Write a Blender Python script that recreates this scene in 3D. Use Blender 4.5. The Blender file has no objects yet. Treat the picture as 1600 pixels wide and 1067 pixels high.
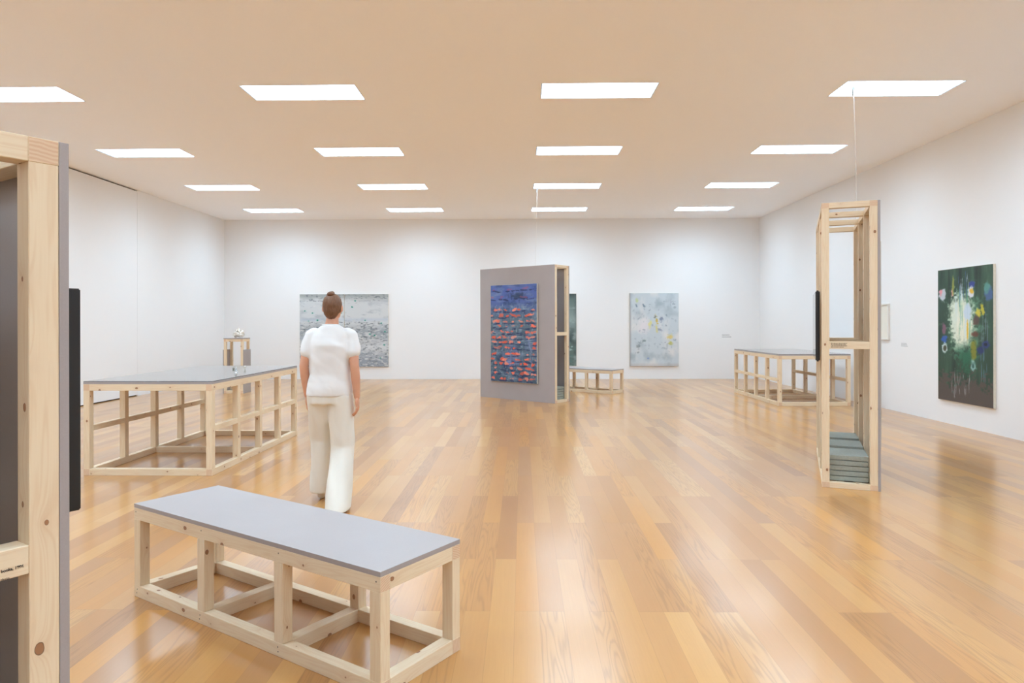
import bpy, bmesh, math, random
import numpy as np
from mathutils import Vector, Matrix, noise
random.seed(7); rng = np.random.default_rng(11)
S = bpy.context.scene
C = S.collection

# ------------------------------------------------------------------ camera, world, exposure
F, CY = 1076.47, 504.23
cd = bpy.data.cameras.new('camera'); cam = bpy.data.objects.new('camera', cd); C.objects.link(cam)
cd.sensor_width = 36.0; cd.lens = 36.0 * F / 1600.0
cd.shift_y = -(533.5 - CY) / 1600.0
cd.clip_start = 0.05; cd.clip_end = 100
cam.matrix_world = Matrix.Translation((0, 0, 1.47)) @ Matrix.Rotation(0.0148, 4, 'Z') @ Matrix.Rotation(math.pi / 2, 4, 'X') @ Matrix.Rotation(-0.0020, 4, 'Z')
S.camera = cam
w = bpy.data.worlds.new('world'); S.world = w; w.use_nodes = True
w.node_tree.nodes['Background'].inputs[0].default_value = (0.9, 0.93, 1, 1)
w.node_tree.nodes['Background'].inputs[1].default_value = 0.3
S.view_settings.view_transform = 'Standard'; S.view_settings.look = 'None'
S.view_settings.gamma = 1.0; S.view_settings.use_curve_mapping = False
S.view_settings.exposure = 0.15
LAMP = 30.0                       # strength of the ceiling panels
S.cycles.max_bounces = 16; S.cycles.diffuse_bounces = 10; S.cycles.glossy_bounces = 6
S.cycles.transmission_bounces = 8; S.cycles.transparent_max_bounces = 8

# ------------------------------------------------------------------ room size
XL, XR, YB, YF, HC = -7.826, 6.167, 18.009, -5.0, 4.183
SEAM = 13.9
LX = [-6.625 + 3.43 * i for i in range(4)]        # left edge of each lamp column
LX = [-6.66, -3.235, 0.225, 3.675]
LW, LD = 1.335, 0.52
LY = [7.82 + 2.815 * k for k in range(-4, 4)]

# ------------------------------------------------------------------ colour + node helpers
def s2l(c):
    c = np.asarray(c, float) / 255.0
    return np.where(c <= 0.04045, c / 12.92, ((c + 0.055) / 1.055) ** 2.4)
def rgb(r, g, b): return tuple(float(v) for v in s2l((r, g, b))) + (1.0,)

class NT:
    def __init__(s, name):
        s.m = bpy.data.materials.new(name); s.m.use_nodes = True
        s.t = s.m.node_tree; s.b = s.t.nodes['Principled BSDF']
    def n(s, typ, **kw):
        nd = s.t.nodes.new(typ)
        for k, v in kw.items(): setattr(nd, k, v)
        return nd
    def set(s, sock, v):
        if isinstance(v, bpy.types.NodeSocket): s.t.links.new(v, sock)
        else: sock.default_value = v
    def math(s, op, a, b=0.0, c=0.0, clamp=False):
        nd = s.n('ShaderNodeMath', operation=op, use_clamp=clamp)
        s.set(nd.inputs[0], a); s.set(nd.inputs[1], b); s.set(nd.inputs[2], c); return nd.outputs[0]
    def comb(s, x, y, z=0.0):
        nd = s.n('ShaderNodeCombineXYZ'); s.set(nd.inputs[0], x); s.set(nd.inputs[1], y); s.set(nd.inputs[2], z); return nd.outputs[0]
    def mix(s, f, a, b, bt='MIX'):
        nd = s.n('ShaderNodeMix', data_type='RGBA', blend_type=bt)
        s.set(nd.inputs[0], f); s.set(nd.inputs[6], a); s.set(nd.inputs[7], b); return nd.outputs[2]
    def noise(s, vec, scale, detail=3, rough=0.5, dist=0.0):
        nd = s.n('ShaderNodeTexNoise'); s.set(nd.inputs['Vector'], vec); nd.inputs['Scale'].default_value = scale
        nd.inputs['Detail'].default_value = detail; nd.inputs['Roughness'].default_value = rough; nd.inputs['Distortion'].default_value = dist
        return nd.outputs[0]
    def white(s, vec):
        nd = s.n('ShaderNodeTexWhiteNoise', noise_dimensions='3D'); s.set(nd.inputs['Vector'], vec); return nd
    def ramp(s, f, stops):
        nd = s.n('ShaderNodeValToRGB'); s.set(nd.inputs[0], f); e = nd.color_ramp.elements
        while len(e) < len(stops): e.new(0.5)
        for i, (p, c) in enumerate(stops): e[i].position = p; e[i].color = c
        return nd.outputs[0]
    def bump(s, h, strength, dist=0.01):
        nd = s.n('ShaderNodeBump'); s.set(nd.inputs['Height'], h); nd.inputs['Strength'].default_value = strength
        nd.inputs['Distance'].default_value = dist; s.t.links.new(nd.outputs[0], s.b.inputs['Normal'])
    def out(s, col=None, rough=None, **kw):
        if col is not None: s.set(s.b.inputs['Base Color'], col)
        if rough is not None: s.set(s.b.inputs['Roughness'], rough)
        for k, v in kw.items(): s.set(s.b.inputs[k.replace('_', ' ')], v)
        return s.m

def plain(name, col, rough=0.6, var=0.04, scale=8.0, **kw):
    t = NT(name); g = t.n('ShaderNodeNewGeometry').outputs['Position']
    nz = t.noise(g, scale, 4)
    c2 = tuple(max(0, v * (1 - var)) for v in col[:3]) + (1,); c1 = tuple(min(1, v * (1 + var)) for v in col[:3]) + (1,)
    return t.out(t.mix(nz, c2, c1), rough, **kw)

def mat_paint(name, col, rough=0.75):
    t = NT(name); g = t.n('ShaderNodeNewGeometry').outputs['Position']
    c2 = tuple(v * 0.985 for v in col[:3]) + (1,)
    t.bump(t.noise(g, 90, 4), 0.03, 0.003)
    return t.out(t.mix(t.noise(g, 1.2, 3), c2, col), rough)
M = {}
M['wall'] = mat_paint('white_wall_paint', (0.85, 0.855, 0.86, 1))
M['ceiling'] = mat_paint('ceiling_paint', (0.945, 0.96, 0.985, 1), 0.8)
M['gap'] = plain('dark_shadow_gap', rgb(70, 58, 48), 0.8)
M['reveal'] = plain('grey_metal_reveal', rgb(120, 118, 116), 0.5)
M['black'] = plain('black_plastic', rgb(28, 27, 28), 0.38)
M['screen'] = plain('black_glass_screen', rgb(14, 14, 16), 0.08)
M['ink'] = plain('printed_ink', rgb(58, 46, 38), 0.6)
M['pale_ink'] = plain('pale_grey_lettering', rgb(172, 174, 176), 0.6)
M['steel'] = plain('screw_steel', rgb(90, 84, 78), 0.35, Metallic=0.7)
M['wire'] = plain('white_cable', rgb(225, 222, 218), 0.5)
M['whitewood'] = plain('white_frame_wood', rgb(226, 224, 218), 0.5)
M['canvas'] = plain('raw_canvas_edge', rgb(222, 215, 200), 0.8, 0.12, 40)

def mat_floor():
    t = NT('oak_plank_floor')
    g = t.n('ShaderNodeNewGeometry').outputs['Position']
    sp = t.n('ShaderNodeSeparateXYZ'); t.t.links.new(g, sp.inputs[0]); X, Y = sp.outputs[0], sp.outputs[1]
    cx = t.math('DIVIDE', t.math('ADD', X, 0.041 + 0.126 * 200), 0.126)
    col = t.math('FLOOR', cx); fx = t.math('FRACT', cx)
    par = t.math('GREATER_THAN', t.white(t.comb(col, 3.0, 1.0)).outputs[0], 0.5)
    cy = t.math('DIVIDE', t.math('ADD', t.math('ADD', Y, -0.40 + 0.7775 * 40), t.math('MULTIPLY', par, 0.7775)), 1.555)
    row = t.math('FLOOR', cy); fy = t.math('FRACT', cy)
    idv = t.comb(col, row, 0.0)
    wn = t.white(idv); r1 = wn.outputs[0]
    r2 = t.white(t.comb(row, col, 7.0)).outputs[0]
    # grain coordinates, shifted per board
    gx = t.math('ADD', X, t.math('MULTIPLY', r1, 13.0)); gy = t.math('ADD', Y, t.math('MULTIPLY', r2, 17.0))
    fine = t.noise(t.comb(t.math('MULTIPLY', gx, 130.0), t.math('MULTIPLY', gy, 4.0), r1), 1.0, 4, 0.6)
    wv = t.noise(t.comb(t.math('MULTIPLY', gx, 10.0), t.math('MULTIPLY', gy, 0.55), r2), 1.0, 2, 0.5)
    rings = t.math('SINE', t.math('MULTIPLY_ADD', fine, 3.0, t.math('MULTIPLY', wv, 95.0)))
    rings = t.math('POWER', t.math('MULTIPLY_ADD', rings, 0.5, 0.5), 3.0)
    rmask = t.math('GREATER_THAN', r2, 0.62)
    rings = t.math('MULTIPLY', rings, t.math('MULTIPLY', rmask, 0.26))
    base = t.ramp(r1, [(0.0, rgb(182, 130, 82)), (0.2, rgb(206, 152, 94)), (0.42, rgb(220, 170, 110)), (0.6, rgb(200, 148, 100)), (0.75, rgb(226, 164, 84)), (0.88, rgb(186, 140, 104)), (1.0, rgb(230, 182, 124))])
    cl = t.noise(t.comb(t.math('MULTIPLY', gx, 9.0), t.math('MULTIPLY', gy, 1.6), 0.0), 1.0, 3)
    base = t.mix(t.math('MULTIPLY', cl, 0.35), base, rgb(188, 132, 78))
    base = t.mix(t.math('MULTIPLY', fine, 0.30), base, rgb(165, 112, 66))
    base = t.mix(rings, base, rgb(120, 78, 46))
    # seams
    ex = t.math('MINIMUM', fx, t.math('SUBTRACT', 1.0, fx)); ey = t.math('MINIMUM', fy, t.math('SUBTRACT', 1.0, fy))
    seam = t.math('MAXIMUM', t.math('LESS_THAN', ex, 0.010), t.math('LESS_THAN', ey, 0.0011))
    base = t.mix(t.math('MULTIPLY', seam, 0.22), base, rgb(110, 74, 44))
    h = t.math('SUBTRACT', t.math('MULTIPLY', fine, 0.25), t.math('ADD', t.math('MULTIPLY', seam, 0.5), rings))
    t.bump(h, 0.10, 0.002)
    ro = t.math('MULTIPLY_ADD', t.noise(t.comb(t.math('MULTIPLY', X, 2.0), Y, 0.0), 1.0, 3), 0.07, 0.27)
    base = t.mix(1.0, base, (0.87, 0.83, 0.66, 1), 'MULTIPLY')
    return t.out(base, ro, IOR=1.5, Coat_Weight=0.6, Coat_Roughness=0.17, Coat_IOR=1.5)
M['floor'] = mat_floor()

def mat_pine(name, lo, hi, knots=True):
    t = NT(name)
    uv = t.n('ShaderNodeUVMap', uv_map='UVMap').outputs[0]
    sp = t.n('ShaderNodeSeparateXYZ'); t.t.links.new(uv, sp.inputs[0]); u, v = sp.outputs[0], sp.outputs[1]
    face = t.math('FLOOR', t.math('MULTIPLY', v, 10.0))
    # knots: one candidate per 0.3 m cell and face
    cc = t.math('DIVIDE', u, 0.30); ci = t.math('FLOOR', cc)
    w1 = t.white(t.comb(ci, face, 2.0)); w2 = t.white(t.comb(ci, face, 9.0)); w3 = t.white(t.comb(ci, face, 5.0))
    du = t.math('SUBTRACT', t.math('FRACT', cc), t.math('MULTIPLY_ADD', w1.outputs[0], 0.6, 0.2)); du = t.math('MULTIPLY', du, 0.30)
    dv = t.math('SUBTRACT', t.math('SUBTRACT', v, t.math('MULTIPLY', face, 0.1)), t.math('MULTIPLY', w2.outputs[0], 0.06))
    wob = t.math('MULTIPLY', t.noise(t.comb(u, v), 60, 2), 0.006)
    d = t.math('ADD', t.math('SQRT', t.math('ADD', t.math('POWER', du, 2.0), t.math('MULTIPLY', t.math('POWER', dv, 2.0), 1.9))), t.math('SUBTRACT', wob, 0.003))
    rad = t.math('MULTIPLY', t.math('MAXIMUM', t.math('SUBTRACT', w3.outputs[0], 0.42), 0.0), 0.021)
    kn = t.math('LESS_THAN', d, rad); ring = t.math('LESS_THAN', d, t.math('MULTIPLY', rad, 1.22))
    push = t.math('MULTIPLY', t.math('EXPONENT', t.math('MULTIPLY', d, -42.0)), t.math('MULTIPLY', t.math('GREATER_THAN', rad, 0.001), 0.9))
    gv = t.math('MULTIPLY', v, 30.0)
    wv = t.noise(t.comb(t.math('MULTIPLY', u, 1.3), t.math('ADD', gv, t.math('MULTIPLY', push, 1.2))), 1.0, 2)
    rings = t.math('POWER', t.math('MULTIPLY_ADD', t.math('SINE', t.math('MULTIPLY', wv, 48.0)), 0.5, 0.5), 2.0)
    fine = t.noise(t.comb(t.math('MULTIPLY', u, 9.0), t.math('MULTIPLY', v, 420.0)), 1.0, 3)
    big = t.noise(t.comb(t.math('MULTIPLY', u, 1.5), t.math('MULTIPLY', v, 4.0)), 1.0, 2)
    c = t.mix(big, lo, hi)
    c = t.mix(t.math('MULTIPLY', rings, 0.22), c, rgb(210, 168, 120))
    c = t.mix(t.math('MULTIPLY', fine, 0.16), c, rgb(196, 158, 118))
    if knots:
        c = t.mix(t.math('MULTIPLY', push, 0.30), c, rgb(190, 132, 84))
        c = t.mix(t.math('MULTIPLY', ring, 0.85), c, rgb(104, 66, 42))
        c = t.mix(t.math('MULTIPLY', kn, 0.9), c, rgb(164, 116, 80))
    t.bump(t.math('ADD', rings, fine), 0.05, 0.001)
    return t.out(c, 0.55)
M['pine'] = mat_pine('pale_pine_timber', rgb(230, 209, 176), rgb(240, 225, 198))

def mat_end():
    t = NT('pine_end_grain')
    g = t.n('ShaderNodeTexCoord').outputs['Object']
    wv = t.n('ShaderNodeTexWave', wave_type='RINGS', rings_direction='Y'); t.t.links.new(g, wv.inputs[0])
    wv.inputs['Scale'].default_value = 34; wv.inputs['Distortion'].default_value = 2.5
    return t.out(t.mix(wv.outputs[1], rgb(214, 178, 146), rgb(226, 200, 170)), 0.75)
M['end'] = mat_end()

def mat_board():
    t = NT('grey_through_coloured_board')
    g = t.n('ShaderNodeNewGeometry').outputs['Position']
    a = t.noise(g, 260, 2, 0.6); b = t.noise(g, 3, 3)
    c = t.mix(t.math('MULTIPLY_ADD', a, 0.5, t.math('MULTIPLY', b, 0.5)), rgb(155, 147, 146), rgb(173, 166, 165))
    t.bump(a, 0.04, 0.001)
    return t.out(c, 0.42)
M['board'] = mat_board()

def mat_slab():
    t = NT('grey_green_concrete')
    g = t.n('ShaderNodeNewGeometry').outputs['Position']
    a = t.noise(g, 60, 5, 0.7); b = t.noise(g, 6, 3)
    c = t.mix(a, rgb(124, 126, 116), rgb(172, 176, 166)); c = t.mix(t.math('MULTIPLY', b, 0.4), c, rgb(150, 162, 158))
    t.bump(a, 0.5, 0.003)
    return t.out(c, 0.85)
M['slab'] = mat_slab()

def emis(name, col, st):
    t = NT(name); t.t.nodes.remove(t.b); e = t.n('ShaderNodeEmission'); e.inputs[0].default_value = col; e.inputs[1].default_value = st
    # prismatic diffuser: throws more of its light straight down than sideways
    g = t.n('ShaderNodeNewGeometry'); dp = t.n('ShaderNodeVectorMath', operation='DOT_PRODUCT')
    t.t.links.new(g.outputs['Normal'], dp.inputs[0]); t.t.links.new(g.outputs['Incoming'], dp.inputs[1])
    k = t.math('POWER', t.math('ABSOLUTE', dp.outputs['Value']), 1.2)
    t.t.links.new(t.math('MULTIPLY', t.math('MULTIPLY_ADD', k, 0.86, 0.14), st), e.inputs[1])
    t.t.links.new(e.outputs[0], t.t.nodes['Material Output'].inputs[0]); return t.m
M['lamp'] = emis('lamp_diffuser', (0.685, 0.935, 1.15, 1), LAMP)

def mat_glass():
    t = NT('clear_acrylic'); return t.out((0.97, 0.99, 0.99, 1), 0.10, Transmission_Weight=1.0, IOR=1.49)
M['glass'] = mat_glass()
def mat_vcol():
    t = NT('oil_paint_on_canvas'); a = t.n('ShaderNodeVertexColor', layer_name='paint')
    g = t.n('ShaderNodeNewGeometry').outputs['Position']; t.bump(t.noise(g, 45, 5, 0.65), 0.25, 0.004)
    return t.out(a.outputs[0], 0.48)
M['art'] = mat_vcol()

# ------------------------------------------------------------------ object helpers
def link(name, bm, mats, parent=None, loc=None):
    me = bpy.data.meshes.new(name); bm.to_mesh(me); bm.free()
    o = bpy.data.objects.new(name, me); C.objects.link(o)
    for m in (mats if isinstance(mats, (list, tuple)) else [mats]): me.materials.append(m)
    if parent is not None: o.parent = parent
    if loc is not None: o.location = loc
    return o
def tag(o, label, cat, group=None, kind=None):
    if label: o['label'] = label
    if cat: o['category'] = cat
    if group: o['group'] = group
    if kind: o['kind'] = kind
    return o
def struct(o): o['kind'] = 'structure'; return o
def thing(name, label, cat, loc=(0, 0, 0), rz=0.0, group=None):
    o = bpy.data.objects.new(name, None); C.objects.link(o); o.empty_display_size = 0.1
    o.location = loc; o.rotation_euler = (0, 0, rz); return tag(o, label, cat, group)
def bm_box(bm, x0, x1, y0, y1, z0, z1, mi=0):
    vs = [bm.verts.new((x, y, z)) for x in (x0, x1) for y in (y0, y1) for z in (z0, z1)]
    for q in ((0, 1, 3, 2), (4, 6, 7, 5), (0, 4, 5, 1), (2, 3, 7, 6), (0, 2, 6, 4), (1, 5, 7, 3)):
        f = bm.faces.new([vs[i] for i in q]); f.material_index = mi
def box(name, x0, x1, y0, y1, z0, z1, mat, parent=None, bevel=0.0):
    bm = bmesh.new(); bm_box(bm, min(x0, x1), max(x0, x1), min(y0, y1), max(y0, y1), min(z0, z1), max(z0, z1))
    if bevel: bmesh.ops.bevel(bm, geom=bm.edges[:], offset=bevel, segments=2, affect='EDGES', profile=0.5)
    return link(name, bm, mat, parent)
def beam(name, x0, x1, y0, y1, z0, z1, parent, bevel=0.0016):
    """a length of planed pine, uv along its long axis"""
    bm = bmesh.new(); bm_box(bm, x0, x1, y0, y1, z0, z1)
    bmesh.ops.bevel(bm, geom=bm.edges[:], offset=bevel, segments=1, affect='EDGES')
    d = [x1 - x0, y1 - y0, z1 - z0]; ax = d.index(max(d)); mn = (x0, y0, z0)
    uvl = bm.loops.layers.uv.new('UVMap'); off = random.random() * 60; fo = random.randrange(50)
    oth = [i for i in range(3) if i != ax]
    for f in bm.faces:
        n = f.normal; k = max(range(3), key=lambda i: abs(n[i]))
        fi = (k * 2 + (1 if n[k] > 0 else 0)) + fo
        f.material_index = 1 if (k == ax and abs(n[k]) > 0.9) else 0
        tr = oth[0] if k != oth[0] else oth[1]
        for lp in f.loops:
            co = lp.vert.co
            lp[uvl].uv = (co[ax] - mn[ax] + off, fi * 0.1 + 0.015 + min(0.07, max(0, co[tr] - mn[tr])))
    return link(name, bm, [M['pine'], M['end']], parent)
def tube_bm(pts, r, seg=8, bm=None):
    bm = bm or bmesh.new(); rings = []
    for i, p in enumerate(pts):
        p = Vector(p); a = Vector(pts[max(0, i - 1)]); b = Vector(pts[min(len(pts) - 1, i + 1)])
        q = (b - a).to_track_quat('Z', 'Y'); rr = r[i] if isinstance(r, (list, tuple)) else r
        rings.append([bm.verts.new(p + q @ Vector((rr * math.cos(t * 2 * math.pi / seg), rr * math.sin(t * 2 * math.pi / seg), 0))) for t in range(seg)])
    for A, B in zip(rings, rings[1:]):
        for j in range(seg): f = bm.faces.new((A[j], A[(j + 1) % seg], B[(j + 1) % seg], B[j])); f.smooth = True
    bm.faces.new(rings[0][::-1]); bm.faces.new(rings[-1]); return bm
def lathe_bm(prof, seg=24, bm=None, c=(0, 0, 0)):
    bm = bm or bmesh.new(); rings = []
    for r, z in prof:
        rings.append([bm.verts.new((c[0] + r * math.cos(t * 2 * math.pi / seg), c[1] + r * math.sin(t * 2 * math.pi / seg), c[2] + z)) for t in range(seg)])
    for A, B in zip(rings, rings[1:]):
        for j in range(seg): f = bm.faces.new((A[j], A[(j + 1) % seg], B[(j + 1) % seg], B[j])); f.smooth = True
    bm.faces.new(rings[0][::-1]); bm.faces.new(rings[-1]); return bm

# ------------------------------------------------------------------ the room
struct(box('floor', XL - 0.3, XR + 0.3, YF - 0.3, YB + 0.3, -0.1, 0.0, M['floor']))
struct(box('wall_back', XL - 0.3, XR + 0.3, YB, YB + 0.2, 0.0, HC, M['wall']))
struct(box('wall_right', XR, XR + 0.2, YF, YB, 0.0, HC, M['wall']))
struct(box('wall_front', XL - 0.3, XR + 0.3, YF - 0.2, YF, 0.0, HC, M['wall']))
struct(box('wall_left', XL - 0.2, XL, SEAM + 0.003, YB, 0.0, HC, M['wall']))
struct(box('wall_left', XL - 0.12, XL, YF, SEAM - 0.003, 0.022, HC - 0.028, M['wall']))   # movable wall section with shadow gaps
struct(box('gap_shade_1', XL - 0.2, XL - 0.04, YF, SEAM, HC - 0.028, HC, M['gap']))  # dark brown strip, its colour stands in for shade in the ceiling gap
struct(box('gap_shade_2', XL - 0.2, XL - 0.03, YF, SEAM, 0.0, 0.022, M['gap']))  # recessed strip coloured dark as the shade in the floor gap
# ceiling with real openings for the recessed lamps
bm = bmesh.new(); RD = 0.05
xs = sorted([XL - 0.3, XR + 0.3] + LX + [x + LW for x in LX]); ys = sorted([YF - 0.3, YB + 0.3] + LY + [y + LD for y in LY])
for i in range(len(xs) - 1):
    for j in range(len(ys) - 1):
        if any(abs(xs[i] - x) < 1e-6 for x in LX) and any(abs(ys[j] - y) < 1e-6 for y in LY): continue
        bm_box(bm, xs[i], xs[i + 1], ys[j], ys[j + 1], HC, HC + 0.12)
bmesh.ops.remove_doubles(bm, verts=bm.verts, dist=1e-5)
struct(link('ceiling', bm, M['ceiling']))

# ------------------------------------------------------------------ ceiling lamps
ROWN = {4: 'nearest visible row', 5: 'second visible row', 6: 'third visible row', 7: 'farthest row'}
COLN = ['leftmost', 'second from the left', 'third from the left', 'rightmost']
def lamp_parts(root):
    bm = bmesh.new(); h0, h1 = 0.0, 0.05; e = 0.006; a, b = LW / 2 - 0.001, LD / 2 - 0.001
    bm_box(bm, -a, -a + e, -b, b, h0, h1); bm_box(bm, a - e, a, -b, b, h0, h1)
    bm_box(bm, -a + e, a - e, -b, -b + e, h0, h1, 1); bm_box(bm, -a + e, a - e, b - e, b, h0, h1, 1)
    bm_box(bm, -a + e, a - e, -b + e, b - e, h1 - 0.004, h1, 0)
    link('frame', bm, [M['reveal'], M['ceiling']], root)
    box('diffuser', -a + 0.022, a - 0.022, -b + 0.007, b - 0.007, 0.012, 0.018, M['lamp'], root)
first = None
for j, y in enumerate(LY):
    for i, x in enumerate(LX):
        loc = (x + LW / 2, y + LD / 2, HC)
        if first is None:
            o = first = thing('ceiling_light', '', 'ceiling light', loc, 0); lamp_parts(o)
        else:
            o = first.copy(); C.objects.link(o); o.location = loc
            for ch in list(first.children):
                c = ch.copy(); C.objects.link(c); c.parent = o
        if j in ROWN: lab = 'recessed white ceiling light, %s in the %s' % (COLN[i], ROWN[j])
        else: lab = 'recessed rectangular white ceiling light overhead, outside the picture'
        tag(o, lab, 'ceiling light', 'recessed ceiling lights' if j in ROWN else 'recessed ceiling lights outside the picture')

# ------------------------------------------------------------------ timber furniture
def corner(cx, cy, t, a, b): return (cx + a * math.cos(t) - b * math.sin(t), cy + a * math.sin(t) + b * math.cos(t), 0)
def skeleton(root, W, L, H, stations, px=0.054, py=0.06, rail=0.062, boardt=0.0, mid_long=None, mid_cross=None, cross_bottom=None, bottom=True):
    """posts, long rails along y, cross rails along x; centred on the root"""
    top = H - boardt; w, l = W / 2, L / 2
    ys = [-l + py / 2 + (L - py) * k / (stations - 1) for k in range(stations)]
    for s in (-1, 1):
        xo, xi = s * w, s * (w - px); x0, x1 = min(xo, xi), max(xo, xi)
        beam('top_rail', x0, x1, -l, l, top - rail, top, root)
        if bottom: beam('bottom_rail', x0, x1, -l, l, 0.0, rail, root)
        for k, y in enumerate(ys):
            beam('post', x0 + 0.0004, x1 - 0.0004, y - py / 2 + 0.0004, y + py / 2 - 0.0004, rail, top - rail, root)
        if mid_long:
            for y0, y1 in zip(ys, ys[1:]):
                beam('middle_rail', x0 + 0.001, x1 - 0.001, y0 + py / 2, y1 - py / 2, mid_long[0], mid_long[1], root)
    for k, y in enumerate(ys):
        beam('top_crossbar', -w + px, w - px, y - py / 2 + 0.0004, y + py / 2 - 0.0004, top - rail, top, root)
        if cross_bottom is None or k in cross_bottom:
            beam('bottom_crossbar', -w + px, w - px, y - py / 2 + 0.0004, y + py / 2 - 0.0004, 0.0, rail, root)
        if mid_cross: beam('middle_crossbar', -w + px, w - px, y - py / 2 + 0.0004, y + py / 2 - 0.0004, mid_cross[0], mid_cross[1], root)
    return ys

# benches
BL, BW, BH = 1.846, 0.4985, 0.4985
def bench(label, cx, cy, t):
    r = thing('bench', label, 'bench', corner(cx, cy, t, -BL / 2, BW / 2), t - math.pi / 2, 'low timber benches with grey tops')
    ys = skeleton(r, BW, BL, BH, 4, boardt=0.021, rail=0.062)
    box('seat_board', -BW / 2, BW / 2, -BL / 2, BL / 2, BH - 0.021, BH, M['board'], r, 0.001)
    return r, ys
b1, ys = bench('large foreground bench of pale pine timber with a smooth grey board top', -0.555, 2.678, -0.5807)
for y in ys:
    for z in (0.022, 0.042, BH - 0.042):
        bm = bmesh.new(); lathe_bm([(0.0035, 0), (0.0032, 0.0008)], 10, bm)
        s = link('screw', bm, M['steel'], b1); s.rotation_euler = (0, math.pi / 2, 0); s.location = (BW / 2 - 0.0003, y + random.uniform(-0.012, 0.012), z)
b2, _ = bench('small distant pine bench with grey top behind the free-standing grey partition', 1.8327, 14.1337, -0.6527)

# tables
TL, TW, TH = 2.4226, 1.262, 0.9055
def table(label, cx, cy, t, sx):
    r = thing('display_table', label, 'table', corner(cx, cy, t, sx * TW / 2, TL / 2), t, 'large open pine display tables')
    skeleton(r, TW, TL, TH, 5, px=0.060, py=0.066, rail=0.064, boardt=0.022, mid_long=(0.425, 0.478), cross_bottom=(0, 2, 4))
    box('table_top', -TW / 2, TW / 2, -TL / 2, TL / 2, TH - 0.022, TH, M['board'], r, 0.001)
    return r
t1 = table('large pine frame table with grey top and clear sheet, left of the walking person', -2.9898, 6.5949, -0.0118, -1)
t2 = table('pine frame table near the right wall, partly behind the tall timber frame', 4.4881, 12.1316, 0.0131, 1)
for t, lab in ((t1, 'clear acrylic sheet covering the top of the left display table'), (t2, 'clear acrylic sheet covering the top of the right display table')):
    o = box('acrylic_sheet', -TW / 2 + 0.001, TW / 2 - 0.001, -TL / 2 + 0.001, TL / 2 - 0.001, 0, 0.006, M['glass'], None, 0.0008)
    o.location = (t.location[0], t.location[1], TH + 0.0004); o.rotation_euler = t.rotation_euler
    tag(o, lab, 'acrylic sheet', 'clear sheets on the display tables')

# tall frames
FW, FL = 0.4656, 1.8475
def words(root, x0, x1, y, z0, nlines, lh, mat, seed=1):
    """rows of tiny unreadable caption lettering on the face at y (facing -y)"""
    rr = random.Random(seed); bm = bmesh.new()
    for k in range(nlines):
        x = x0; z = z0 - k * lh; end = x1 - rr.random() * 0.3 * (x1 - x0)
        while x < end:
            wd = rr.uniform(0.004, 0.014); bm_box(bm, x, min(x + wd, end), y - 0.0006, y + 0.0004, z, z + lh * 0.42); x += wd + 0.003
    return link('caption_lettering', bm, mat, root)

# right tall frame (grey board on its right side only)
rc = corner(2.671, 6.1847, -0.3761, FW / 2, FL / 2)
HT = 2.53
fr = thing('display_stand', 'tall open pine frame standing at right, narrow end facing the camera', 'display frame', rc, -0.3761, 'tall timber display frames')
def tall(root, H, W, L, boards, rail=0.05):
    x0 = -W / 2 + (0.021 if -1 in boards else 0); x1 = W / 2 - (0.021 if 1 in boards else 0)
    e = bpy.data.objects
    sub = {'cx': (x0 + x1) / 2, 'W': x1 - x0}
    before = set(root.children)
    skeleton(root, sub['W'], L, H, 4, px=0.062, py=0.060, rail=rail, mid_cross=(H / 2 - 0.032, H / 2 + 0.032), cross_bottom=(0, 3))
    for bx in (-0.09, 0.05): beam('bearer', bx, bx + 0.05, -L / 2 + 0.061, L / 2 - 0.061, 0.0, rail, root)
    for ch in root.children:
        if ch not in before: ch.location.x = sub['cx']
    for s in boards:
        xa = s * W / 2; xb = s * (W / 2 - 0.0208)
        box('side_board', min(xa, xb), max(xa, xb), -L / 2, L / 2, 0.0, H, M['board'], root, 0.001)
    return sub
tall(fr, HT, FW, FL, (1,))
words(fr, -FW / 2 + 0.075, -FW / 2 + 0.215, -FL / 2, HT / 2 + 0.016, 4, 0.0115, M['ink'], 3)

# centre frame: grey boards on both long sides
cc = corner(0.5836, 12.5325, -0.6959, -FL / 2, FW / 2)
fc = thing('display_stand', 'free-standing grey partition with pine end frame in the middle of the hall', 'display frame', cc, -0.6959 - math.pi / 2, 'tall timber display frames')
tall(fc, HT, FW, FL, (-1, 1))

# left frame: lower, close to the camera
lc = corner(-1.0556, 1.5902, 0.9993, -FW / 2, FL / 2); HL = 1.889
fl = thing('display_stand', 'pine frame with grey boards cut off by the left edge of the picture', 'display frame', lc, 0.9993, 'tall timber display frames')
tall(fl, HL, FW, FL, (-1, 1), rail=0.056)

def lettering(root, text, x, y, z, size, mat, bold=0.0):
    cu = bpy.data.curves.new('lettering', 'FONT'); cu.body = text; cu.size = size; cu.align_x = 'RIGHT'; cu.extrude = 0.0003; cu.offset = bold
    o = bpy.data.objects.new('lettering_curve', cu); C.objects.link(o)
    dg = bpy.context.evaluated_depsgraph_get(); me = bpy.data.meshes.new_from_object(o.evaluated_get(dg))
    bpy.data.objects.remove(o); me.materials.clear(); me.materials.append(mat)
    n = bpy.data.objects.new('caption_lettering', me); C.objects.link(n); n.parent = root
    n.rotation_euler = (math.pi / 2, 0, 0); n.location = (x, y, z); return n
xr = FW / 2 - 0.021 - 0.062
lettering(fl, 'books, 1996', xr - 0.0105, -FL / 2 - 0.0002, HL / 2 - 0.014, 0.0088, M['ink'], 0.00025)
lettering(fl, 'tlerin', xr - 0.038, -FL / 2 - 0.0002, HL / 2 - 0.032, 0.0078, M['ink'])

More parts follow.
